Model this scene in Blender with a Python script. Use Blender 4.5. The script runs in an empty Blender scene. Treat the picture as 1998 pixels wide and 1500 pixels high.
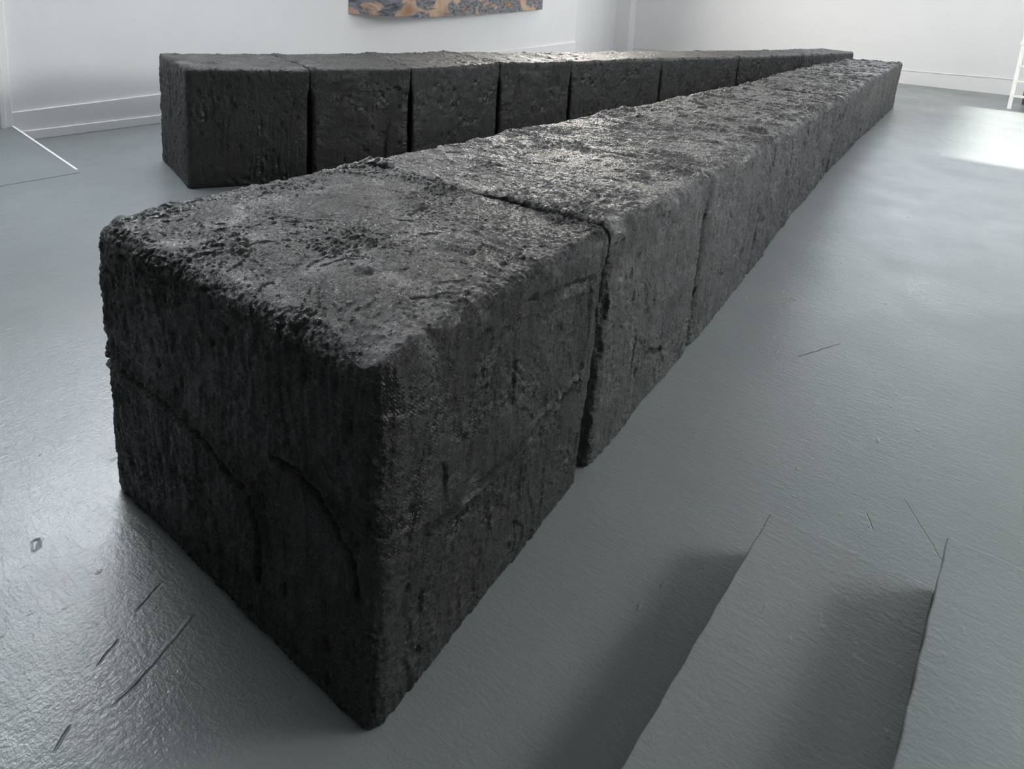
import bpy, math, random
import numpy as np
from mathutils import Matrix, Vector

# ------------------------------------------------------------------ camera
SC = bpy.context.scene
COL = SC.collection
W, H = 1998.0, 1500.0
FPX, CX, CY = 1326.37, 1033.91, 220.92
cam_d = bpy.data.cameras.new('camera')
cam_d.sensor_fit = 'HORIZONTAL'
cam_d.sensor_width = 36.0
cam_d.lens = FPX / W * 36.0
cam_d.shift_x = (W / 2 - CX) / W
cam_d.shift_y = (CY - H / 2) / W
cam_d.clip_start = 0.05
cam_d.clip_end = 200
cam = bpy.data.objects.new('camera', cam_d)
COL.objects.link(cam)
Rv = Vector((0.8236784, 0.56416151, 0.05723354))
Uv = Vector((-0.14878332, 0.11761675, 0.98185021))
Fv = Vector((-0.54719047, 0.81724421, -0.1808162))
M = Matrix.Identity(4)
for i in range(3):
    M[i][0], M[i][1], M[i][2] = Rv[i], Uv[i], -Fv[i]
M[2][3] = 1.8344
cam.matrix_world = M
SC.camera = cam

SC.cycles.denoising_prefilter = 'NONE'
# ------------------------------------------------------------------ exposure, world, daylight
SC.view_settings.view_transform = 'Standard'
SC.view_settings.look = 'None'
SC.view_settings.gamma = 1.0
SC.view_settings.use_curve_mapping = False
SC.view_settings.exposure = 0.54

world = bpy.data.worlds.new('sky')
SC.world = world
world.use_nodes = True
wn = world.node_tree.nodes
wn['Background'].inputs['Color'].default_value = (0.62, 0.74, 0.95, 1)
wn['Background'].inputs['Strength'].default_value = 1.2

def aim(o, target):
    d = Vector(target) - o.location
    o.rotation_euler = d.to_track_quat('-Z', 'Y').to_euler()

def area(name, loc, target, sx, sy, power, color):
    l = bpy.data.lights.new(name, 'AREA')
    l.shape = 'RECTANGLE'; l.size = sx; l.size_y = sy
    l.energy = power; l.color = color
    o = bpy.data.objects.new(name, l); COL.objects.link(o)
    o.location = loc; aim(o, target)
    return o

# daylight coming in at the high windows (each stands just inside its pane)
area('daylight_near_left_window', (-8.0, 3.1, 4.5), (-3.0, 2.8, 2.2), 4.4, 1.7, 400, (0.92, 0.96, 1.0))
area('daylight_far_left_window', (-8.0, 12.6, 3.9), (-3.0, 12.2, 2.9), 3.6, 1.6, 510, (1.0, 0.94, 0.83))
area('daylight_back_window', (-1.2, 19.35, 4.1), (-1.2, 10.0, 1.0), 5.6, 1.1, 60, (0.86, 0.91, 1.0))
area('daylight_right_fill', (4.88, 11.0, 4.05), (-2.0, 10.0, 1.8), 8.0, 1.4, 205, (1.0, 0.97, 0.91))  # set high as fill for the left wall, pane added to match
area('daylight_near_right_window', (4.88, 5.2, 3.2), (0.0, 2.8, 0.3), 3.2, 1.5, 350, (1.0, 0.985, 0.95))
sun_d = bpy.data.lights.new('sun', 'SUN')
sun_d.energy = 19.0
sun_d.angle = math.radians(3.2)
sun_d.color = (1.0, 0.96, 0.88)
sun = bpy.data.objects.new('sun', sun_d)
COL.objects.link(sun)
sun.location = (20, 12, 9)
aim(sun, (0, 12, -0.6))

# ------------------------------------------------------------------ materials
def newmat(name):
    m = bpy.data.materials.new(name)
    m.use_nodes = True
    nt = m.node_tree
    b = nt.nodes['Principled BSDF']
    return m, nt, b

def N(nt, kind, **kw):
    n = nt.nodes.new(kind)
    for k, v in kw.items():
        if k in n.inputs: n.inputs[k].default_value = v
        else: setattr(n, k, v)
    return n

def link(nt, a, b): nt.links.new(a, b)

def coords(nt, scale=(1, 1, 1), rot=(0, 0, 0), loc=(0, 0, 0)):
    g = N(nt, 'ShaderNodeNewGeometry')
    mp = N(nt, 'ShaderNodeMapping')
    mp.inputs['Scale'].default_value = scale
    mp.inputs['Rotation'].default_value = rot
    mp.inputs['Location'].default_value = loc
    link(nt, g.outputs['Position'], mp.inputs['Vector'])
    return mp.outputs['Vector']

def noise(nt, vec, scale, detail=3, rough=0.5, dist=0.0):
    n = N(nt, 'ShaderNodeTexNoise')
    n.inputs['Scale'].default_value = scale
    n.inputs['Detail'].default_value = detail
    n.inputs['Roughness'].default_value = rough
    n.inputs['Distortion'].default_value = dist
    link(nt, vec, n.inputs['Vector'])
    return n.outputs['Fac']

def ramp(nt, fac, a, b, ca=(0, 0, 0, 1), cb=(1, 1, 1, 1)):
    r = N(nt, 'ShaderNodeValToRGB')
    r.color_ramp.elements[0].position = a; r.color_ramp.elements[0].color = ca
    r.color_ramp.elements[1].position = b; r.color_ramp.elements[1].color = cb
    link(nt, fac, r.inputs['Fac'])
    return r.outputs['Color']

def math_(nt, op, a, b=None, clamp=False):
    n = N(nt, 'ShaderNodeMath', operation=op)
    n.use_clamp = clamp
    for i, v in enumerate((a, b)):
        if v is None: continue
        if isinstance(v, (int, float)): n.inputs[i].default_value = v
        else: link(nt, v, n.inputs[i])
    return n.outputs[0]

def bump(nt, height, strength, dist, normal=None):
    n = N(nt, 'ShaderNodeBump')
    n.inputs['Strength'].default_value = strength
    n.inputs['Distance'].default_value = dist
    link(nt, height, n.inputs['Height'])
    if normal is not None: link(nt, normal, n.inputs['Normal'])
    return n.outputs['Normal']

# black plaster-like skin of the blocks
def make_block_mat(name, r0, r1, patch_lo=.54, tone=1.0, fine_s=.9, spec=.8):
    m, nt, b = newmat(name)
    v = coords(nt)
    big = noise(nt, v, 3.0, 3, 0.6)
    fine = noise(nt, v, 150, 4, 0.75)
    grit = noise(nt, v, 55, 3, 0.6)
    col = ramp(nt, big, 0.3, 0.7, (0.0115 * tone, 0.0118 * tone, 0.0125 * tone, 1), (0.021 * tone, 0.0208 * tone, 0.0205 * tone, 1))
    link(nt, col, b.inputs['Base Color'])
    r = N(nt, 'ShaderNodeMapRange')
    link(nt, noise(nt, v, 6, 4, 0.6), r.inputs['Value'])
    r.inputs['From Min'].default_value = 0.3; r.inputs['From Max'].default_value = 0.7
    r.inputs['To Min'].default_value = r0; r.inputs['To Max'].default_value = r1
    fl = ramp(nt, noise(nt, v, 70, 3, 0.7), 0.42, 0.60)
    rg = math_(nt, 'ADD', r.outputs['Result'], math_(nt, 'MULTIPLY', math_(nt, 'SUBTRACT', fl, 0.5), 0.22))
    link(nt, rg, b.inputs['Roughness'])
    # patches of sackcloth weave pressed into the skin
    w1 = N(nt, 'ShaderNodeTexWave', wave_type='BANDS', bands_direction='DIAGONAL')
    w1.inputs['Scale'].default_value = 60; w1.inputs['Distortion'].default_value = 1.6
    w1.inputs['Detail'].default_value = 1.5; w1.inputs['Detail Scale'].default_value = 2
    link(nt, v, w1.inputs['Vector'])
    w2 = N(nt, 'ShaderNodeTexWave', wave_type='BANDS', bands_direction='X')
    w2.inputs['Scale'].default_value = 75; w2.inputs['Distortion'].default_value = 1.6
    w2.inputs['Detail'].default_value = 1.5; w2.inputs['Detail Scale'].default_value = 2
    link(nt, v, w2.inputs['Vector'])
    weave = math_(nt, 'MULTIPLY', w1.outputs['Fac'], w2.outputs['Fac'])
    patch = ramp(nt, noise(nt, v, 3.4, 2, 0.5, 0.6), patch_lo, patch_lo + .08)
    wv = math_(nt, 'MULTIPLY', weave, patch)
    n1 = bump(nt, grit, 0.5, 0.012)
    gm = ramp(nt, noise(nt, v, 5.0, 3, 0.6, 0.8), 0.38, 0.58, (0.18, 0.18, 0.18, 1), (1, 1, 1, 1))
    gg = N(nt, 'ShaderNodeNewGeometry'); sz = N(nt, 'ShaderNodeSeparateXYZ')
    link(nt, gg.outputs['True Normal'], sz.inputs[0])
    flat = N(nt, 'ShaderNodeMapRange')      # the upright sides are trowelled smoother than the tops
    link(nt, math_(nt, 'ABSOLUTE', sz.outputs[2]), flat.inputs['Value'])
    flat.inputs['From Min'].default_value = 0.3; flat.inputs['From Max'].default_value = 0.8
    flat.inputs['To Min'].default_value = 0.42; flat.inputs['To Max'].default_value = 1.0
    n2 = bump(nt, math_(nt, 'MULTIPLY', math_(nt, 'MULTIPLY', fine, gm), flat.outputs['Result']), fine_s, 0.0220, n1)
    n3 = bump(nt, wv, 0.30, 0.005, n2)
    link(nt, n3, b.inputs['Normal'])
    b.inputs['Specular IOR Level'].default_value = spec
    return m

def segment_mask(nt, x0, y0, x1, y1, width):
    """1 on a soft groove between two floor points"""
    L = math.hypot(x1 - x0, y1 - y0); a = math.atan2(y1 - y0, x1 - x0)
    g = N(nt, 'ShaderNodeNewGeometry')
    mp = N(nt, 'ShaderNodeMapping', vector_type='TEXTURE')
    mp.inputs['Location'].default_value = ((x0 + x1) / 2, (y0 + y1) / 2, 0)
    mp.inputs['Rotation'].default_value = (0, 0, a)
    # wobble
    nz = N(nt, 'ShaderNodeTexNoise'); nz.inputs['Scale'].default_value = 18
    link(nt, g.outputs['Position'], nz.inputs['Vector'])
    sub = N(nt, 'ShaderNodeVectorMath', operation='MULTIPLY_ADD')
    link(nt, nz.outputs['Color'], sub.inputs[0])
    sub.inputs[1].default_value = (0.014, 0.014, 0)
    link(nt, g.outputs['Position'], sub.inputs[2])
    off = N(nt, 'ShaderNodeVectorMath', operation='SUBTRACT')
    link(nt, sub.outputs[0], off.inputs[0]); off.inputs[1].default_value = (0.007, 0.007, 0)
    link(nt, off.outputs[0], mp.inputs['Vector'])
    sp = N(nt, 'ShaderNodeSeparateXYZ'); link(nt, mp.outputs['Vector'], sp.inputs[0])
    ax = math_(nt, 'ABSOLUTE', sp.outputs[0]); ay = math_(nt, 'ABSOLUTE', sp.outputs[1])
    def falloff(val, edge, soft):
        r = N(nt, 'ShaderNodeMapRange', interpolation_type='SMOOTHSTEP')
        link(nt, val, r.inputs['Value'])
        r.inputs['From Min'].default_value = edge - soft; r.inputs['From Max'].default_value = edge + soft
        r.inputs['To Min'].default_value = 1; r.inputs['To Max'].default_value = 0
        return r.outputs['Result']
    return math_(nt, 'MULTIPLY', falloff(ax, L / 2, min(0.01, L / 4)), falloff(ay, width / 2, width / 2))

def make_floor_mat(name, marks=True):
    m, nt, b = newmat(name)
    v = coords(nt)
    big = noise(nt, v, 0.9, 4, 0.6)
    col = ramp(nt, big, 0.3, 0.72, (0.168, 0.190, 0.195, 1), (0.202, 0.224, 0.226, 1))
    link(nt, col, b.inputs['Base Color'])
    r = N(nt, 'ShaderNodeMapRange')
    link(nt, noise(nt, v, 1.7, 4, 0.6), r.inputs['Value'])
    r.inputs['From Min'].default_value = 0.3; r.inputs['From Max'].default_value = 0.7
    r.inputs['To Min'].default_value = 0.27; r.inputs['To Max'].default_value = 0.40
    link(nt, r.outputs['Result'], b.inputs['Roughness'])
    peel = noise(nt, v, 85, 3, 0.55)
    strokes = noise(nt, coords(nt, (60, 9, 9), (0, 0, 0.5)), 1.0, 3, 0.6, 0.4)
    lumps = noise(nt, v, 9, 4, 0.55)
    dents = ramp(nt, noise(nt, coords(nt, (30, 14, 14), (0, 0, -0.6)), 1.0, 2, 0.4), 0.70, 0.80)
    brush = noise(nt, coords(nt, (14, 46, 20), (0, 0, 0.25)), 1.0, 4, 0.65, 0.6)
    n0 = bump(nt, brush, 0.32, 0.006)
    n1 = bump(nt, peel, 0.35, 0.004, n0)
    n2 = bump(nt, strokes, 0.2, 0.004, n1)
    n3 = bump(nt, lumps, 0.14, 0.010, n2)
    n4 = bump(nt, dents, 0.5, 0.003, n3)
    if marks:
        up = segment_mask(nt, -1.66, 0.88, -1.59, 0.68, 0.010)
        for s in ((-1.595, 0.70, -1.585, 0.64, 0.008), (0.38, 2.28, 0.80, 1.95, 0.035), (-0.45, 3.9, -0.60, 3.6, 0.008)):
            up = math_(nt, 'ADD', up, segment_mask(nt, *s))
        dn = segment_mask(nt, -1.83, 0.88, -1.80, 0.80, 0.008)
        for s in ((-1.75, 0.72, -1.72, 0.66, 0.006), (-1.61, 0.545, -1.58, 0.50, 0.006), (-2.30, 0.73, -2.26, 0.71, 0.02),
                  (-0.13, 2.58, -0.10, 2.51, 0.003), (-0.02, 2.75, 0.12, 2.50, 0.0025)):
            dn = math_(nt, 'ADD', dn, segment_mask(nt, *s))
        n5 = bump(nt, up, 0.8, 0.004, n4)
        inv = bump(nt, math_(nt, 'MULTIPLY', dn, -1.0), 1.0, 0.004, n5)
        link(nt, inv, b.inputs['Normal'])
    else:
        link(nt, n4, b.inputs['Normal'])
    b.inputs['Specular IOR Level'].default_value = 0.5
    return m

def make_paint_mat(name, c, rough=0.6, amp=0.004):
    m, nt, b = newmat(name)
    v = coords(nt)
    col = ramp(nt, noise(nt, v, 1.3, 3, 0.5), 0.3, 0.7, (c[0] * 0.97, c[1] * 0.97, c[2] * 0.975, 1), (*c, 1))
    link(nt, col, b.inputs['Base Color'])
    b.inputs['Roughness'].default_value = rough
    n1 = bump(nt, noise(nt, v, 4, 4, 0.5), 0.25, amp * 4)
    n2 = bump(nt, noise(nt, v, 60, 2, 0.5), 0.25, amp * 0.4, n1)
    link(nt, n2, b.inputs['Normal'])
    return m

MBG = make_block_mat('black_tarred_plaster_smooth_dim', .22, .36, .48, 0.55, .9, .50)  # nearest block: tone lowered to put its weaker light into the colour
MBD = make_block_mat('black_tarred_plaster_gritty_lit', .22, .32, .66, 1.5, 1.0, .74)  # second and third blocks: tone raised to carry the light band on them
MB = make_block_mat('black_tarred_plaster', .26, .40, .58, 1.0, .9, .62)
MBR_ROW = make_block_mat('black_tarred_plaster_rear', .34, .46, .62, 0.3, .8, .5)
MF = make_floor_mat('grey_floor_paint')
MS = make_floor_mat('grey_step_paint', False)
MW = make_paint_mat('white_wall_paint', (0.80, 0.80, 0.805))
MCE = make_paint_mat('grey_ceiling_bounce_cut', (0.50, 0.50, 0.50))  # unseen ceiling, greyed to cut bounce light
MDW = make_paint_mat('dark_grey_wall_bounce_cut', (0.10, 0.10, 0.105))  # unseen front wall, kept dark to reduce bounce onto the blocks
MT = make_paint_mat('white_gloss_trim', (0.84, 0.84, 0.84), 0.5, 0.002)
MTL = make_paint_mat('white_ladder_paint', (0.82, 0.81, 0.77), 0.45, 0.002)
MGL, _nt, _b = newmat('sky_lit_pane')
_b.inputs['Base Color'].default_value = (0.8, 0.85, 0.9, 1)
_b.inputs['Emission Color'].default_value = (0.85, 0.92, 1.0, 1)
_b.inputs['Emission Strength'].default_value = 3.0
MDK, _nt, _b = newmat('dark_maroon_plastic')
_b.inputs['Base Color'].default_value = (0.03, 0.008, 0.012, 1)
_b.inputs['Roughness'].default_value = 0.4
MBR = make_paint_mat('dark_brown_card', (0.07, 0.055, 0.045), 0.7)

MBL = bpy.data.materials.new('sun_dimming_sheet'); MBL.use_nodes = True  # added sheet that lets only part of the sun through
_nt = MBL.node_tree; _t = _nt.nodes.new('ShaderNodeBsdfTransparent'); _t.inputs['Color'].default_value = (.17, .17, .165, 1)
_d = _nt.nodes.new('ShaderNodeBsdfTranslucent'); _d.inputs['Color'].default_value = (.3, .3, .29, 1)
_m = _nt.nodes.new('ShaderNodeMixShader'); _m.inputs['Fac'].default_value = .3
_nt.links.new(_t.outputs[0], _m.inputs[1]); _nt.links.new(_d.outputs[0], _m.inputs[2])
_nt.links.new(_m.outputs[0], _nt.nodes['Material Output'].inputs['Surface'])

def make_canvas_mat():
    m, nt, b = newmat('tan_canvas_with_grey_paint')
    v = coords(nt, (1, 1, 1))
    base = ramp(nt, noise(nt, v, 2.2, 3, 0.5), 0.35, 0.65, (0.43, 0.275, 0.19, 1), (0.53, 0.37, 0.275, 1))
    orange = ramp(nt, noise(nt, coords(nt, (1, 1, 1), (0, 0, 0), (3, 1, 0)), 1.6, 2, 0.5), 0.52, 0.62)
    mx = N(nt, 'ShaderNodeMix', data_type='RGBA')
    link(nt, orange, mx.inputs['Factor']); link(nt, base, mx.inputs['A'])
    mx.inputs['B'].default_value = (0.26, 0.13, 0.055, 1)
    gmask = ramp(nt, noise(nt, coords(nt, (1.6, 1.1, 2.4), (0.5, 0, 0)), 1.25, 6, 0.60, 1.0), 0.43, 0.48)
    gcol = ramp(nt, noise(nt, coords(nt, (1, 5, 12), (0.6, 0, 0)), 2.2, 5, 0.7), 0.38, 0.66, (0.045, 0.046, 0.05, 1), (0.26, 0.27, 0.30, 1))
    mx2 = N(nt, 'ShaderNodeMix', data_type='RGBA')
    link(nt, gmask, mx2.inputs['Factor']); link(nt, mx.outputs['Result'], mx2.inputs['A']); link(nt, gcol, mx2.inputs['B'])
    link(nt, mx2.outputs['Result'], b.inputs['Base Color'])
    b.inputs['Roughness'].default_value = 0.6
    link(nt, bump(nt, noise(nt, coords(nt, (1, 5, 12), (0.6, 0, 0)), 4, 5, 0.7), 0.5, 0.02), b.inputs['Normal'])
    return m
MC = make_canvas_mat()

# ------------------------------------------------------------------ mesh helpers
def link_mesh(name, verts, faces, mat, parent=None, smooth=False):
    me = bpy.data.meshes.new(name)
    me.from_pydata([tuple(v) for v in verts], [], faces)
    me.update()
    me.materials.append(mat)
    if smooth:
        me.polygons.foreach_set('use_smooth', [True] * len(me.polygons))
    o = bpy.data.objects.new(name, me)
    COL.objects.link(o)
    if parent is not None: o.parent = parent
    return o

class Mb:
    def __init__(s): s.v = []; s.f = []
    def hexa(s, p):   # 8 points: bottom 4 ccw, top 4 ccw
        k = len(s.v); s.v += [tuple(q) for q in p]
        s.f += [[k+3,k+2,k+1,k], [k+4,k+5,k+6,k+7], [k,k+1,k+5,k+4], [k+1,k+2,k+6,k+5], [k+2,k+3,k+7,k+6], [k+3,k,k+4,k+7]]
    def box(s, x0, x1, y0, y1, z0, z1):
        s.hexa([(x0,y0,z0),(x1,y0,z0),(x1,y1,z0),(x0,y1,z0),(x0,y0,z1),(x1,y0,z1),(x1,y1,z1),(x0,y1,z1)])
    def bar(s, a, b, wx, wy):   # sheared bar between two points, axis-aligned section
        (ax,ay,az),(bx,by,bz) = a, b
        s.hexa([(ax-wx,ay-wy,az),(ax+wx,ay-wy,az),(ax+wx,ay+wy,az),(ax-wx,ay+wy,az),
                (bx-wx,by-wy,bz),(bx+wx,by-wy,bz),(bx+wx,by+wy,bz),(bx-wx,by+wy,bz)])
    def build(s, name, mat, parent=None, bevel=0.0, seg=2):
        o = link_mesh(name, s.v, s.f, mat, parent)
        if bevel:
            md = o.modifiers.new('bevel', 'BEVEL'); md.width = bevel; md.segments = seg; md.limit_method = 'ANGLE'
        return o

def struct(o):
    o['kind'] = 'structure'; return o
def tag(o, label, cat, group=None):
    o['label'] = label; o['category'] = cat
    if group: o['group'] = group
    return o
def empty(name, loc):
    o = bpy.data.objects.new(name, None); COL.objects.link(o); o.location = loc
    o.empty_display_size = 0.2
    return o

# ------------------------------------------------------------------ room shell
XL, XR, YB, YN, ZC = -8.1, 5.0, 19.5, -4.0, 6.0
m = Mb(); m.box(XL - 3, XR + 1.5, YN - .3, YB + .3, -0.2, 0.0); struct(m.build('floor', MF))
m = Mb(); m.box(XL - 3, XR + .3, YN - .3, YB + .3, ZC, ZC + .2); struct(m.build('ceiling', MCE))
m = Mb(); m.box(XL - 3, XR + .3, YB, YB + .3, 0, ZC); struct(m.build('wall_back', MW))
m = Mb(); m.box(XL - 3, XR + .3, YN - .3, YN, 0, ZC); struct(m.build('wall_front', MDW))
# left wall: long plane, then a splayed recess up to the corner pier
m = Mb()
m.box(XL - .3, XL, 2.66, 13.8, 0, ZC)
m.box(XL - .3, XL, YN, 0.9, 0, ZC)
m.box(XL - .3, XL, 0.9, 2.66, 2.3, ZC)
m.hexa([(XL - .3, 13.8, 0), (XL, 13.8, 0), (-9.93, 19.5, 0), (-10.3, 19.5, 0),
        (XL - .3, 13.8, ZC), (XL, 13.8, ZC), (-9.93, 19.5, ZC), (-10.3, 19.5, ZC)])
struct(m.build('wall_left', MW))
m = Mb(); m.box(-10.2, -9.3, 19.1, 19.5, 0, ZC); struct(m.build('wall_pier', MW, bevel=.02))

# right wall with two openings the sun comes through
WZ0 = 0.35
m = Mb()
segs = [(YN, 10.1, 0, ZC), (10.1, 14.6, 2.62, ZC), (10.1, 14.6, 0, WZ0), (14.6, 16.25, 2.62, ZC), (14.6, 16.25, 0, WZ0), (16.25, 16.45, 0, ZC),
        (16.45, 18.2, 3.4, ZC), (16.45, 18.2, 0, WZ0), (18.2, YB, 0, ZC)]
for y0, y1, z0, z1 in segs: m.box(XR, XR + .3, y0, y1, z0, z1)
struct(m.build('wall_right', MW))
for k, (y0, y1, z1) in enumerate(((10.1, 16.25, 2.62), (16.45, 18.2, 3.4))):
    m = Mb()
    m.box(XR + .1, XR + .16, y0, y0 + .06, WZ0, z1); m.box(XR + .1, XR + .16, y1 - .06, y1, WZ0, z1)
    m.box(XR + .1, XR + .16, y0, y1, WZ0, WZ0 + .06); m.box(XR + .1, XR + .16, y0, y1, z1 - .06, z1)
    wf = struct(m.build('window_%d' % (k + 1), MT))
    if k == 1:      # unseen sheet added in the end window to dim the sun
        g = Mb(); g.box(XR + .12, XR + .125, y0 + .06, y1 - .06, WZ0 + .06, z1 - .06)
        g.build('sun_dimmer', MBL, wf)

# high window panes above the visible part of the walls
def pane_window(n, x0, x1, y0, y1, z0, z1, axis):
    m = Mb(); t = .05
    if axis == 'x':
        for a, b, c, d in ((y0 - t, y0, z0 - t, z1 + t), (y1, y1 + t, z0 - t, z1 + t), (y0, y1, z0 - t, z0), (y0, y1, z1, z1 + t)):
            m.box(x0, x1 + .05, a, b, c, d)
    elif axis == 'x2':
        for a, b, c, d in ((y0 - t, y0, z0 - t, z1 + t), (y1, y1 + t, z0 - t, z1 + t), (y0, y1, z0 - t, z0), (y0, y1, z1, z1 + t)):
            m.box(x0 - .05, x1, a, b, c, d)
    else:
        for a, b, c, d in ((x0 - t, x0, z0 - t, z1 + t), (x1, x1 + t, z0 - t, z1 + t), (x0, x1, z0 - t, z0), (x0, x1, z1, z1 + t)):
            m.box(a, b, y0 - .05, y1, c, d)
    f = struct(m.build('window_%d' % n, MT))
    g = Mb(); g.box(x0, x1, y0, y1, z0, z1)
    g.build('pane', MGL, f)
pane_window(3, XL, XL + .03, .9, 5.3, 3.6, 5.35, 'x')
pane_window(4, XL, XL + .03, 10.8, 13.7, 3.1, 4.7, 'x')
pane_window(5, -4.0, 1.6, YB - .03, YB, 3.5, 4.7, 'y')

pane_window(6, XR - .03, XR, 7.0, 15.0, 3.35, 4.75, 'x2')  # unseen pane added to go with the raised right daylight
pane_window(7, XR - .03, XR, 3.6, 6.8, 2.45, 3.95, 'x2')

# skirting of the left wall: tall flat board over a lower lip
def skirt(name, x, y0, y1, za0, za1, t, mat):
    m = Mb()
    m.hexa([(x, y0, 0), (x + t, y0, 0), (x + t, y1, 0), (x, y1, 0), (x, y0, za0), (x + t, y0, za0), (x + t, y1, za1), (x, y1, za1)])
    return struct(m.build(name, mat, bevel=.006))
skirt('baseboard_left', XL, 2.66, 13.8, 0.30, 0.66, .035, MW)
skirt('trim_3', XL + .035, 2.66, 13.8, 0.10, 0.10, .022, MT)
# thin rail along the back wall
m = Mb()
m.hexa([(-9.3, YB - .02, .17), (-.0, YB - .02, .365), (-.0, YB, .365), (-9.3, YB, .17),
        (-9.3, YB - .02, .19), (-.0, YB - .02, .385), (-.0, YB, .385), (-9.3, YB, .19)])
m.hexa([(0, YB - .02, .365), (5, YB - .02, .42), (5, YB, .42), (0, YB, .365),
        (0, YB - .02, .385), (5, YB - .02, .44), (5, YB, .44), (0, YB, .385)])
struct(m.build('trim_1', MT, bevel=.004))

# doorway at the left edge with its moulded casing
m = Mb()
for a, b, t in ((2.595, 2.66, .05), (2.55, 2.595, .075), (2.505, 2.55, .045)):
    m.box(XL - .02, XL + t, a, b, 0.0, 2.42)
m.box(XL - .02, XL + .06, .75, 2.66, 2.3, 2.45)
m.box(XL - .02, XL + .06, .75, .90, 0, 2.3)
struct(m.build('trim_2', MT, bevel=.008, seg=3))
m = Mb(); m.box(XL - .16, XL - .10, .85, 2.68, .0, 2.35); struct(m.build('door_1', MT, bevel=.01))
# low ramp up to the door, with a white painted edge
m = Mb()
def wedge(mb, y0a, y1a, y0b, y1b, xa, xb, za, zb):
    mb.hexa([(xa, y0a, 0), (xb, y0b, 0), (xb, y1b, 0), (xa, y1a, 0), (xa, y0a, za), (xb, y0b, zb), (xb, y1b, zb), (xa, y1a, za)])
rp = empty('door_ramp', (-7.3, 1.7, 0))
tag(rp, 'low grey painted ramp sloping from the left doorway to the floor, white edge', 'ramp')
wedge(m, -1.2, 2.64, -1.2, 2.61, XL + .002, -6.50, .165, .004)
o = m.build('slope', MS, rp); o.location = (7.3, -1.7, 0)
m = Mb(); wedge(m, 2.64, 2.660, 2.61, 2.628, XL + .06, -6.58, .168, .014)
o = m.build('white_edge', MT, rp); o.location = (7.3, -1.7, 0); o['label'] = 'white painted edge strip'

# ------------------------------------------------------------------ steps at lower right
st = empty('concrete_steps', (0.3, 0.5, 0))
tag(st, 'grey painted concrete steps rising to the right in the lower right corner', 'steps')
def soft_step(name, pts, z0, z1, seed):
    """pts: 4 plan corners ccw starting near-left; gridded top with gentle wear"""
    rng = np.random.RandomState(seed)
    n = 60
    P = [np.array(p, float) for p in pts]
    V = []; F = []
    u = np.linspace(0, 1, n + 1)
    for j in range(n + 1):
        for i in range(n + 1):
            a, b = u[i], u[j]
            q = P[0] * (1 - a) * (1 - b) + P[1] * a * (1 - b) + P[2] * a * b + P[3] * (1 - a) * b
            e = min(i, n - i, j, n - j) / n
            dz = .0020 * math.sin(q[0] * 9 + seed) * math.sin(q[1] * 7)
            wob = .0016 * math.sin(q[1] * 43 + seed) + .0016 * math.sin(q[0] * 57 + seed)
            V.append((q[0] + (wob if i == 0 else 0), q[1] + (wob if j == n else 0), z1 + dz))
    for j in range(n):
        for i in range(n):
            k = j * (n + 1) + i
            F.append([k, k + 1, k + n + 2, k + n + 1])
    # skirts
    ring = [j * (n + 1) for j in range(n + 1)] + [n * (n + 1) + i for i in range(1, n + 1)] + \
           [j * (n + 1) + n for j in range(n - 1, -1, -1)] + [i for i in range(n - 1, 0, -1)]
    base = len(V)
    for r in ring: V.append((V[r][0], V[r][1], z0))
    L = len(ring)
    for k in range(L):
        F.append([ring[k], ring[(k + 1) % L], base + (k + 1) % L, base + k])
    V = [(x - .3, y - .5, z) for x, y, z in V]
    o = link_mesh(name, V, F, MS, st)
    md = o.modifiers.new('bevel', 'BEVEL'); md.width = .008; md.segments = 3; md.limit_method = 'ANGLE'; md.angle_limit = math.radians(50)
    return o
soft_step('step', [(-.53, -.2), (-.053, -.2), (.097, 2.155), (-.38, 2.155)], 0, .16, 1)
soft_step('step', [(-.05, -.2), (.637, -.2), (.637, 2.155), (.10, 2.155)], 0, .34, 2)
soft_step('step', [(.64, -.2), (1.9, -.2), (1.9, 2.155), (.64, 2.155)], 0, .52, 3)

# ------------------------------------------------------------------ folded painting on the left wall
def painting():
    t = empty('unframed_painting', (XL, 9.6, 1.35))
    tag(t, 'unframed tan painting with grey brush strokes on the left wall', 'painting')
    prof = [(XL + .03, 7.02), (XL + .50, 7.30), (XL + .93, 7.56), (XL + .80, 8.6), (XL + .45, 10.4), (XL + .06, 12.25)]
    zb = [1.30, 1.30, 1.30, 1.325, 1.36, 1.40]
    fine = []
    for k in range(len(prof) - 1):
        for s in range(12):
            a = s / 12
            fine.append((prof[k][0] * (1 - a) + prof[k + 1][0] * a, prof[k][1] * (1 - a) + prof[k + 1][1] * a,
                         zb[k] * (1 - a) + zb[k + 1] * a + .004 * math.sin(k * 5 + s * 1.7)))
    fine.append((*prof[-1], zb[-1]))
    V = []; F = []
    T = .035
    for x, y, z in fine:
        V += [(x, y, z), (x, y, 3.0), (x - T, y + .0, 3.0), (x - T, y, z)]
    n = len(fine)
    for k in range(n - 1):
        a = 4 * k; b = a + 4
        for i in range(4):
            j = (i + 1) % 4
            F.append([a + i, b + i, b + j, a + j])
    F.append([0, 1, 2, 3]); F.append([4 * n - 1, 4 * n - 2, 4 * n - 3, 4 * n - 4])
    V = [(x - XL, y - 9.6, z - 1.35) for x, y, z in V]
    link_mesh('canvas', V, F, MC, t)
    m = Mb(); m.box(.0, .03, -2.3, 2.4, 1.0, 1.06); m.box(.0, .4, -1.0, -.95, 1.0, 1.06)
    m.build('hanging_batten', MT, t)
painting()

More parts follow.
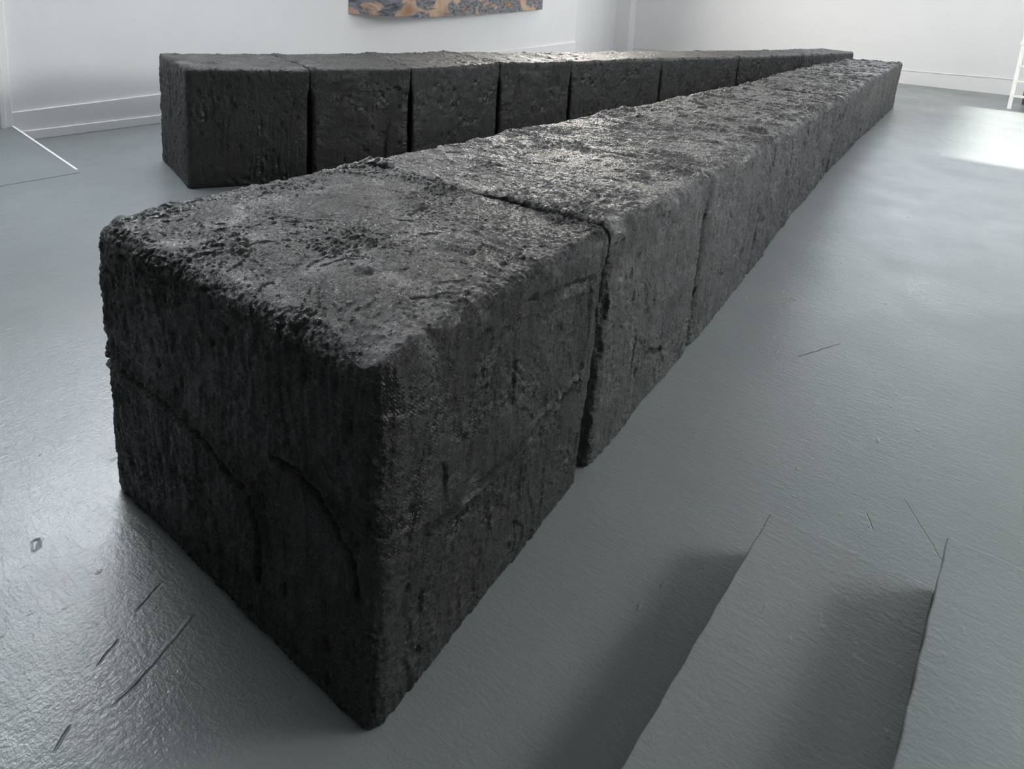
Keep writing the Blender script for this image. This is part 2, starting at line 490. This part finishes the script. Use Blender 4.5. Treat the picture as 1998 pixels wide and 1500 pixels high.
# ------------------------------------------------------------------ white ladder at the right edge
def ladder():
    X0, Y0 = .44, 16.65
    t = empty('step_ladder', (X0, Y0, 0))
    tag(t, 'white wooden step ladder by the back wall, cut off by the right picture edge', 'ladder')
    HT = 1.50
    for s in (0, 1):
        m = Mb(); x = .0 + s * .46; dx = (.06 if s == 0 else -.06)
        m.bar((x, 0, 0), (x + dx, .34, HT), .034, .045); m.build('rail', MTL, t, bevel=.004)
        m = Mb(); m.bar((x + (.03 if s == 0 else -.03), .95, 0), (x + dx, .42, HT), .02, .03); m.build('rear_leg', MTL, t, bevel=.003)
    for z in (.24, .54, .84, 1.14):
        m = Mb(); f = z / HT
        m.box(.02 + .06 * f, .44 - .06 * f, .34 * f - .07, .34 * f + .12, z, z + .035); m.build('tread', MTL, t, bevel=.003)
    m = Mb(); m.box(.0, .46, .22, .52, HT - .22, HT - .15); m.build('platform', MTL, t, bevel=.004)
    m = Mb(); m.bar((.05, .72, .55), (.41, .72, .55), .02, .0151); 
    m = Mb(); m.box(.05, .41, .70, .72, .5, .55); m.build('rear_brace', MTL, t)
    return t
ladder()
def crate():
    m = Mb(); m.box(.68, 1.1, 17.78, 18.05, 0, .42)
    o = m.build('cardboard_box', MBR, bevel=.006)
    tag(o, 'dark brown box on the floor behind the white ladder', 'box')
crate()
def bag():
    # small dark tool case on the ladder's second tread
    V = []; F = []
    m = Mb()
    m.hexa([(.62, 16.72, .577), (.80, 16.72, .577), (.80, 16.84, .577), (.62, 16.84, .577),
            (.68, 16.73, .80), (.79, 16.73, .84), (.79, 16.83, .84), (.68, 16.83, .80)])
    o = m.build('tool_case', MDK, bevel=.015, seg=3)
    tag(o, 'small dark maroon case resting on a tread of the white ladder', 'case')
bag()

# ------------------------------------------------------------------ numpy noise
def hash3(ix, iy, iz, seed):
    h = (ix.astype(np.uint32) * np.uint32(374761393) + iy.astype(np.uint32) * np.uint32(668265263)
         + iz.astype(np.uint32) * np.uint32(2147483647 & 1274126177) + np.uint32((seed * 2654435761) & 0xffffffff))
    h ^= h >> np.uint32(13); h *= np.uint32(1274126177); h ^= h >> np.uint32(16)
    h *= np.uint32(2246822519); h ^= h >> np.uint32(13)
    return (h & np.uint32(0xffffff)).astype(np.float32) / np.float32(0xffffff)

def vnoise(p, seed=0):
    f = np.floor(p); i = f.astype(np.int64); t = (p - f).astype(np.float32)
    t = t * t * t * (t * (t * 6 - 15) + 10)
    out = 0
    for dx in (0, 1):
        wx = t[:, 0] if dx else 1 - t[:, 0]
        for dy in (0, 1):
            wy = t[:, 1] if dy else 1 - t[:, 1]
            for dz in (0, 1):
                wz = t[:, 2] if dz else 1 - t[:, 2]
                out = out + wx * wy * wz * hash3(i[:, 0] + dx, i[:, 1] + dy, i[:, 2] + dz, seed)
    return out * 2 - 1

def fbm(p, octv, seed, gain=0.5):
    a = 1.0; s = 0; n = 0; q = p.copy()
    for k in range(octv):
        s = s + a * vnoise(q, seed + k * 17); n += a
        a *= gain; q = q * 2.03 + 11.3
    return s / n

def sstep(x, a, b):
    t = np.clip((x - a) / (b - a), 0, 1); return t * t * (3 - 2 * t)

# ------------------------------------------------------------------ the blocks
def lattice(nx, ny, nz):
    """surface of an integer lattice: vertices, quads"""
    def key(a): return (a[..., 0] * (ny + 1) + a[..., 1]) * (nz + 1) + a[..., 2]
    quads = []
    def face(fix, val, u, nu, v, nv, flip):
        U, V = np.meshgrid(np.arange(nu), np.arange(nv), indexing='ij')
        def P(du, dv):
            a = np.zeros(U.shape + (3,), np.int64)
            a[..., fix] = val; a[..., u] = U + du; a[..., v] = V + dv
            return key(a)
        q = np.stack([P(0, 0), P(1, 0), P(1, 1), P(0, 1)], -1).reshape(-1, 4)
        if flip: q = q[:, ::-1]
        quads.append(q)
    face(0, 0, 1, ny, 2, nz, True); face(0, nx, 1, ny, 2, nz, False)
    face(1, 0, 2, nz, 0, nx, True); face(1, ny, 2, nz, 0, nx, False)
    face(2, 0, 0, nx, 1, ny, True); face(2, nz, 0, nx, 1, ny, False)
    Q = np.concatenate(quads)
    keys, inv = np.unique(Q, return_inverse=True)
    Q = inv.reshape(-1, 4)
    z = keys % (nz + 1); r = keys // (nz + 1); y = r % (ny + 1); x = r // (ny + 1)
    return np.stack([x, y, z], 1).astype(np.float64), Q

def seg_dist(a, b, p0, p1):
    d = np.array(p1) - np.array(p0); L2 = d @ d
    t = np.clip(((a - p0[0]) * d[0] + (b - p0[1]) * d[1]) / L2, 0, 1)
    return np.hypot(a - p0[0] - t * d[0], b - p0[1] - t * d[1])

def make_block(corners, res, seed, grooves=None, rough=1.0, stroke=None, lim=(9, 9), r=0.038, sr=.018, flake=None):
    """corners: 8 pts  [x-][y-][z-].. order: (left near, right near, right far, left far) bottom then top
    local axes: x = left->right, y = near->far, z = up"""
    C = [np.array(c, float) for c in corners]
    wdt = np.linalg.norm(C[1] - C[0]); lng = np.linalg.norm(C[2] - C[1]); hgt = np.linalg.norm(C[4] - C[0])
    dims = np.array([wdt, lng, hgt])
    n = np.maximum(6, np.round(dims / res)).astype(int)
    ijk, Q = lattice(*n)
    p = ijk / n * dims
    ry = [(sr if l < 1 else r) for l in lim]
    low = sstep(dims[2] - p[:, 2], .06, .30)      # corners are rounder towards the foot
    lo = np.tile(np.array([r, ry[0], r * .55]), (len(p), 1)); hi = np.tile(dims - np.array([r, ry[1], r]), (len(p), 1))
    if lim[0] < 1: lo[:, 1] = ry[0] + (.055 - ry[0]) * low
    if lim[1] < 1: hi[:, 1] = dims[1] - ry[1] - (.045 - ry[1]) * low
    q = np.clip(p, lo, hi)
    dv = p - q
    ln = np.linalg.norm(dv, axis=1)
    # direction from the clipped core
    nrm = dv / np.maximum(ln, 1e-9)[:, None]
    rr = np.array([r, r, r])
    # on flat faces dv has exactly one component equal to r
    p2 = q + nrm * np.minimum(ln, r * (1 + 0 * ln))[:, None]
    N_ = nrm
    # ---- displacement
    off = np.array([seed * 7.31, seed * 3.17, seed * 5.77])
    P = p2 + off
    at, ay, ax = np.abs(N_[:, 2]), np.abs(N_[:, 1]), np.abs(N_[:, 0])
    up = np.clip(N_[:, 2], 0, 1)
    side = 1 - at
    w1 = np.stack([vnoise(P * 2.1, 1), vnoise(P * 2.1, 2), vnoise(P * 2.1, 3)], 1)
    w2 = np.stack([vnoise(P * 7.0, 4), vnoise(P * 7.0, 5), vnoise(P * 7.0, 6)], 1)
    Pw = P + 0.13 * w1 + 0.03 * w2
    D = 0.011 * fbm(P * 1.7, 2, 20 + seed)
    D = D + 0.0065 * fbm(P * 6.5, 3, 30 + seed)
    # trowel strokes: across the top, up and down the sides
    sx, sy, sz = (stroke or (4, 22, 9))
    top = 1 - np.abs(fbm(Pw * np.array([sx, sy, sz]), 3, 40))
    vert = 1 - np.abs(fbm((P + .05 * w1) * np.array([24, 24, 3.5]), 3, 50))
    amt = sstep(vnoise(P * 3.1, 60), -.5, .6)
    D = D + 0.0060 * (top ** 4 - .5) * at * (0.15 + 1.1 * amt) + 0.0050 * (vert ** 4 - .5) * side * (.45 + 1.3 * amt)
    # overlapping skins with ledges
    s = fbm(Pw * 3.3, 3, 70) * 3.0
    fr = s - np.floor(s)
    lm = sstep(vnoise(P * 2.6, 71), -.15, .5)
    D = D + 0.0080 * lm * (fr - sstep(fr, .90, 1.0))
    s = fbm((P + .2 * w1) * np.array([5.5, 7, 3.5]), 3, 75) * 3.0
    fr = s - np.floor(s)
    D = D + 0.0040 * (1 - lm) * (fr - sstep(fr, .92, 1.0))
    # crumbs and clods, in patches and along the edges
    edge = np.clip(np.minimum(np.minimum(p2[:, 0], dims[0] - p2[:, 0]) + at * 0, 9), 0, 9)
    ey = np.minimum(p2[:, 1], dims[1] - p2[:, 1])
    nearedge = np.exp(-(ey / .07) ** 2) * up
    patch = sstep(vnoise(P * 4.2, 80) + .5 * vnoise(P * 9, 81) + 0.6 * nearedge, .15, .8)
    c1 = np.maximum(0, vnoise(P * 46, 90) - .12)
    c2 = np.maximum(0, vnoise(P * 95, 91) - .05)
    D = D + patch * (0.014 * c1 + 0.009 * c2) * (0.45 + .55 * up)
    D = D + 0.0022 * vnoise(P * 95, 92) * (.4 + sstep(vnoise(P * 5, 89), -.4, .5)) + 0.0016 * vnoise(P * 180, 93)
    # sparse bigger lumps
    l1 = np.maximum(0, vnoise(P * np.array([11, 17, 17]), 95) - .58)
    D = D + 0.040 * l1 * (.35 + .65 * up)
    # pits in the sides
    pit = np.maximum(0, vnoise(P * np.array([30, 30, 17]), 97) - .66)
    D = D - 0.060 * pit * side * (.5 if grooves else 1)
    # long upright fissures in the sides
    fz = 1 - np.abs(vnoise((P + .06 * w1) * np.array([8, 8, 1.5]), 101)) * 1.0
    fm = sstep(vnoise(P * np.array([3.5, 3.5, 2.2]), 102), .0, .5)
    D = D - 0.022 * sstep(fz, .955, 1.0) * fm * side * (.4 if grooves else 1)
    D = D + nearedge * (0.006 if lim[0] > 1 else .013)
    if grooves:
        for axis, sgn, pts, wdg, dep in grooves:
            if axis == 'y': a, b, m_ = p2[:, 0], p2[:, 2], (N_[:, 1] * sgn > .5)
            elif axis == 'x': a, b, m_ = p2[:, 1], p2[:, 2], (N_[:, 0] * sgn > .5)
            else: a, b, m_ = p2[:, 0], p2[:, 1], (N_[:, 2] * sgn > .5)
            dd = 9
            wob = .008 * w2[:, 0] + .004 * vnoise(P * 30, 99)
            for k in range(len(pts) - 1):
                dd = np.minimum(dd, seg_dist(a + wob, b + wob, pts[k], pts[k + 1]))
            D = D - m_ * dep * np.exp(-(dd / wdg) ** 2) + m_ * dep * .45 * np.exp(-((dd - wdg * 2.2) / wdg) ** 2)
    if flake:
        fx, fy, sx_, sy_, fh = flake
        q_ = ((p2[:, 0] - (dims[0] - fx)) / sx_ + .25 * w2[:, 0]) ** 2 + ((p2[:, 1] - fy) / sy_ + .25 * w2[:, 1]) ** 2
        D = D + fh * up * sstep(1.0 - q_, 0, .35)
    inner = np.where(((p2[:, 1] < .5) & (lim[0] < 1)) | ((p2[:, 1] >= .5) & (lim[1] < 1)), 1.0, 0.0)
    D = D * (1 - .7 * inner * sstep(ay, .5, .95))
    D = D * rough
    if grooves:   # the top of the front block sags towards its free end
        p2[:, 2] -= .036 * np.clip(1 - p2[:, 1] / .27, 0, 1) ** 2 * sstep(p2[:, 2], dims[2] - .12, dims[2])
    # keep the foot on the floor
    foot = sstep(p2[:, 2], 0.0, 0.02)
    p3 = p2 + N_ * (D + .004)[:, None]
    bottom = N_[:, 2] < -.3
    p3[bottom, 2] = np.maximum(p2[bottom, 2], 0)
    p3[:, 2] = np.maximum(p3[:, 2], 0.0)
    p3[:, 1] = np.clip(p3[:, 1], -lim[0], dims[1] + lim[1])
    # trilinear map to the measured hexahedron
    t = p3 / dims
    u, v, w = t[:, 0:1], t[:, 1:2], t[:, 2:3]
    bot = C[0] * (1-u)*(1-v) + C[1] * u*(1-v) + C[2] * u*v + C[3] * (1-u)*v
    tp = C[4] * (1-u)*(1-v) + C[5] * u*(1-v) + C[6] * u*v + C[7] * (1-u)*v
    X = bot * (1 - w) + tp * w
    X[:, 2] = np.maximum(X[:, 2], 0.0)
    return X, Q

def mesh_from(name, X, Q, mat):
    me = bpy.data.meshes.new(name)
    me.vertices.add(len(X)); me.vertices.foreach_set('co', X.astype(np.float32).ravel())
    me.loops.add(Q.size); me.loops.foreach_set('vertex_index', Q.astype(np.int32).ravel())
    me.polygons.add(len(Q))
    me.polygons.foreach_set('loop_start', np.arange(0, Q.size, 4, dtype=np.int32))
    me.polygons.foreach_set('loop_total', np.full(len(Q), 4, dtype=np.int32))
    me.polygons.foreach_set('use_smooth', np.ones(len(Q), bool))
    me.update(calc_edges=True)
    me.validate()
    me.materials.append(mat)
    return me

# stations: (right bottom xy), (right top xy), (left bottom xy), (left top xy), height
A = [((-1.00, 0.96), (-0.99, 0.97), (-2.36, 1.00), (-2.35, 0.97), 1.02),
     ((-1.07, 2.08), (-1.03, 2.10), (-2.36, 2.06), (-2.34, 2.07), 1.00),
     ((-1.10, 3.25), (-1.07, 3.26), (-2.42, 3.31), (-2.41, 3.31), 0.955),
     ((-1.15, 4.45), (-1.08, 4.47), (-2.35, 4.30), (-2.30, 4.30), 0.965),
     ((-1.23, 5.80), (-1.17, 5.81), (-2.40, 5.96), (-2.36, 5.96), 0.91),
     ((-1.32, 7.90), (-1.26, 7.91), (-2.44, 8.10), (-2.42, 8.12), 0.845),
     ((-1.38, 10.40), (-1.34, 10.42), (-2.46, 10.30), (-2.44, 10.30), 0.845),
     ((-1.38, 12.20), (-1.35, 12.20), (-2.40, 12.0), (-2.38, 12.0), 0.845),
     ((-1.40, 14.44), (-1.36, 14.45), (-2.30, 13.92), (-2.28, 13.92), 0.845)]
Bt = [(-5.42, 3.00, 1.03), (-4.91, 3.83, 1.02), (-4.55, 4.72, 1.01), (-4.48, 6.04, 1.0), (-4.20, 7.13, .98),
      (-3.84, 9.02, .96), (-3.36, 10.98, .94), (-2.86, 13.06, .922), (-2.36, 15.44, .905)]
BW = [(-6.46, 3.32), (-6.03, 4.21), (-5.78, 5.24), (-5.55, 6.30), (-5.16, 7.35), (-4.75, 9.2), (-4.2, 11.2), (-3.62, 13.3), (-3.09, 15.75)]

def block_corners(S0, S1, gap, tf=.35):
    """S: (rb, rt, lb, lt, h) at near and far seam"""
    def P(xy, z): return np.array([xy[0], xy[1], z])
    n = [P(S0[2], 0), P(S0[0], 0), P(S0[3], S0[4]), P(S0[1], S0[4])]
    f = [P(S1[2], 0), P(S1[0], 0), P(S1[3], S1[4]), P(S1[1], S1[4])]
    out_n, out_f = [], []
    for i, (a, b) in enumerate(zip(n, f)):
        d = (b - a); d[2] = 0; d /= np.linalg.norm(d)
        k = tf if i > 1 else 1.0
        out_n.append(a + d * gap[0] * k); out_f.append(b - d * gap[1] * k)
    return [out_n[0], out_n[1], out_f[1], out_f[0], out_n[2], out_n[3], out_f[3], out_f[2]]

GR = {('A', 0): [
    ('y', -1, [(0.0, .50), (.25, .515), (.45, .52), (.60, .51), (.70, .47), (.88, .43)], .008, .019),
    ('y', -1, [(.88, .43), (.91, .29), (.90, .18)], .009, .018),
    ('y', -1, [(.96, .59), (1.08, .60), (1.20, .55), (1.27, .50), (1.30, .38)], .009, .018),
    ('y', -1, [(.42, .83), (.62, .93), (.80, .88), (.78, .80)], .010, .004),
    ('x', 1, [(.96, .49), (.78, .47), (.60, .455), (.34, .46), (.18, .48)], .009, .020),
    ('x', 1, [(.97, .49), (1.0, .66), (.98, .85)], .010, .012),
    ('x', 1, [(.55, .94), (.80, .90), (1.0, .86)], .014, .010)]}

LA = ['nearest block of the front row, its broad dark end facing the viewer',
      'second block of the front row, behind the wide dark seam, top brightly lit',
      'third block of the front row, smooth pale lit top, beside the second',
      'fourth block of the front row, pale raised flake at its near corner',
      'fifth block of the front row, ending at a deep open seam',
      'sixth block of the front row, just past the deep open seam',
      'seventh block of the front row, next to last, with a brightly lit top',
      'farthest block of the front row, closest to the ladder']
LB = ['nearest block of the rear row, its grey end beside the door ramp',
      'second block of the rear row, slanting scratch beside its near seam',
      'third block of the rear row, below the left part of the painting',
      'fourth block of the rear row, below the right end of the painting',
      'fifth block of the rear row, directly in front of the wall corner',
      'sixth block of the rear row, past the white pier, top frosted with light',
      'seventh block of the rear row, next to last, bluish lit top',
      'farthest block of the rear row, ending behind the front row tip']

resA = [.0042, .0048, .006, .0075, .009, .010, .012, .013]
strA = [(3.5, 15, 9), (6, 16, 9), (3.5, 20, 9), (3, 26, 9), (3, 24, 9), (5, 16, 9), (6, 14, 9), (6, 14, 9)]
for k in range(8):
    gap = [(0, .030), (.034, .016), (.016, .014), (.014, .012), (.014, .05), (.05, .016), (.016, .012), (.012, 0)][k]
    TF = .35 if k < 4 else 1.0
    cs = block_corners(A[k], A[k + 1], gap, TF)
    X, Q = make_block(cs, resA[k], k + 1, GR.get(('A', k)), [1.0, 1.1, 1.0, 1.25, 1.3, 1.35, 1.4, 1.4][k], strA[k], (gap[0] * .3 if k else 9, gap[1] * .3 if k < 7 else 9), .055 if k == 0 else .045, (.016, .022, .034, .034, .055)[min(k, 4)],
                      (.13, .09, .085, .035, .030) if k == 3 else None)
    o = X[:, :2].mean(0)
    org = np.array([o[0], o[1], 0]); 
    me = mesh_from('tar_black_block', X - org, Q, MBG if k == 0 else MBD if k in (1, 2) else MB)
    ob = bpy.data.objects.new('tar_black_block', me); ob.location = org; COL.objects.link(ob)
    tag(ob, 'rough black ' + LA[k], 'block', 'black blocks of the front row')
resB = [.009, .010, .011, .012, .012, .013, .014, .015]
for k in range(8):
    S = []
    for j in (k, k + 1):
        x, y, h = Bt[j]; lx, ly = BW[j]
        S.append(((x, y), (x, y), (lx, ly), (lx, ly), h))
    cs = block_corners(S[0], S[1], (0.014 if k else 0, .014))
    X, Q = make_block(cs, resB[k], k + 21, None, 0.8, (4, 18, 9), (.004 if k else 9, .004 if k < 7 else 9))
    o = X[:, :2].mean(0)
    org = np.array([o[0], o[1], 0])
    me = mesh_from('tar_black_block', X - org, Q, MBR_ROW)
    ob = bpy.data.objects.new('tar_black_block', me); ob.location = org; COL.objects.link(ob)
    tag(ob, 'rough black ' + LB[k], 'block', 'black blocks of the rear row')
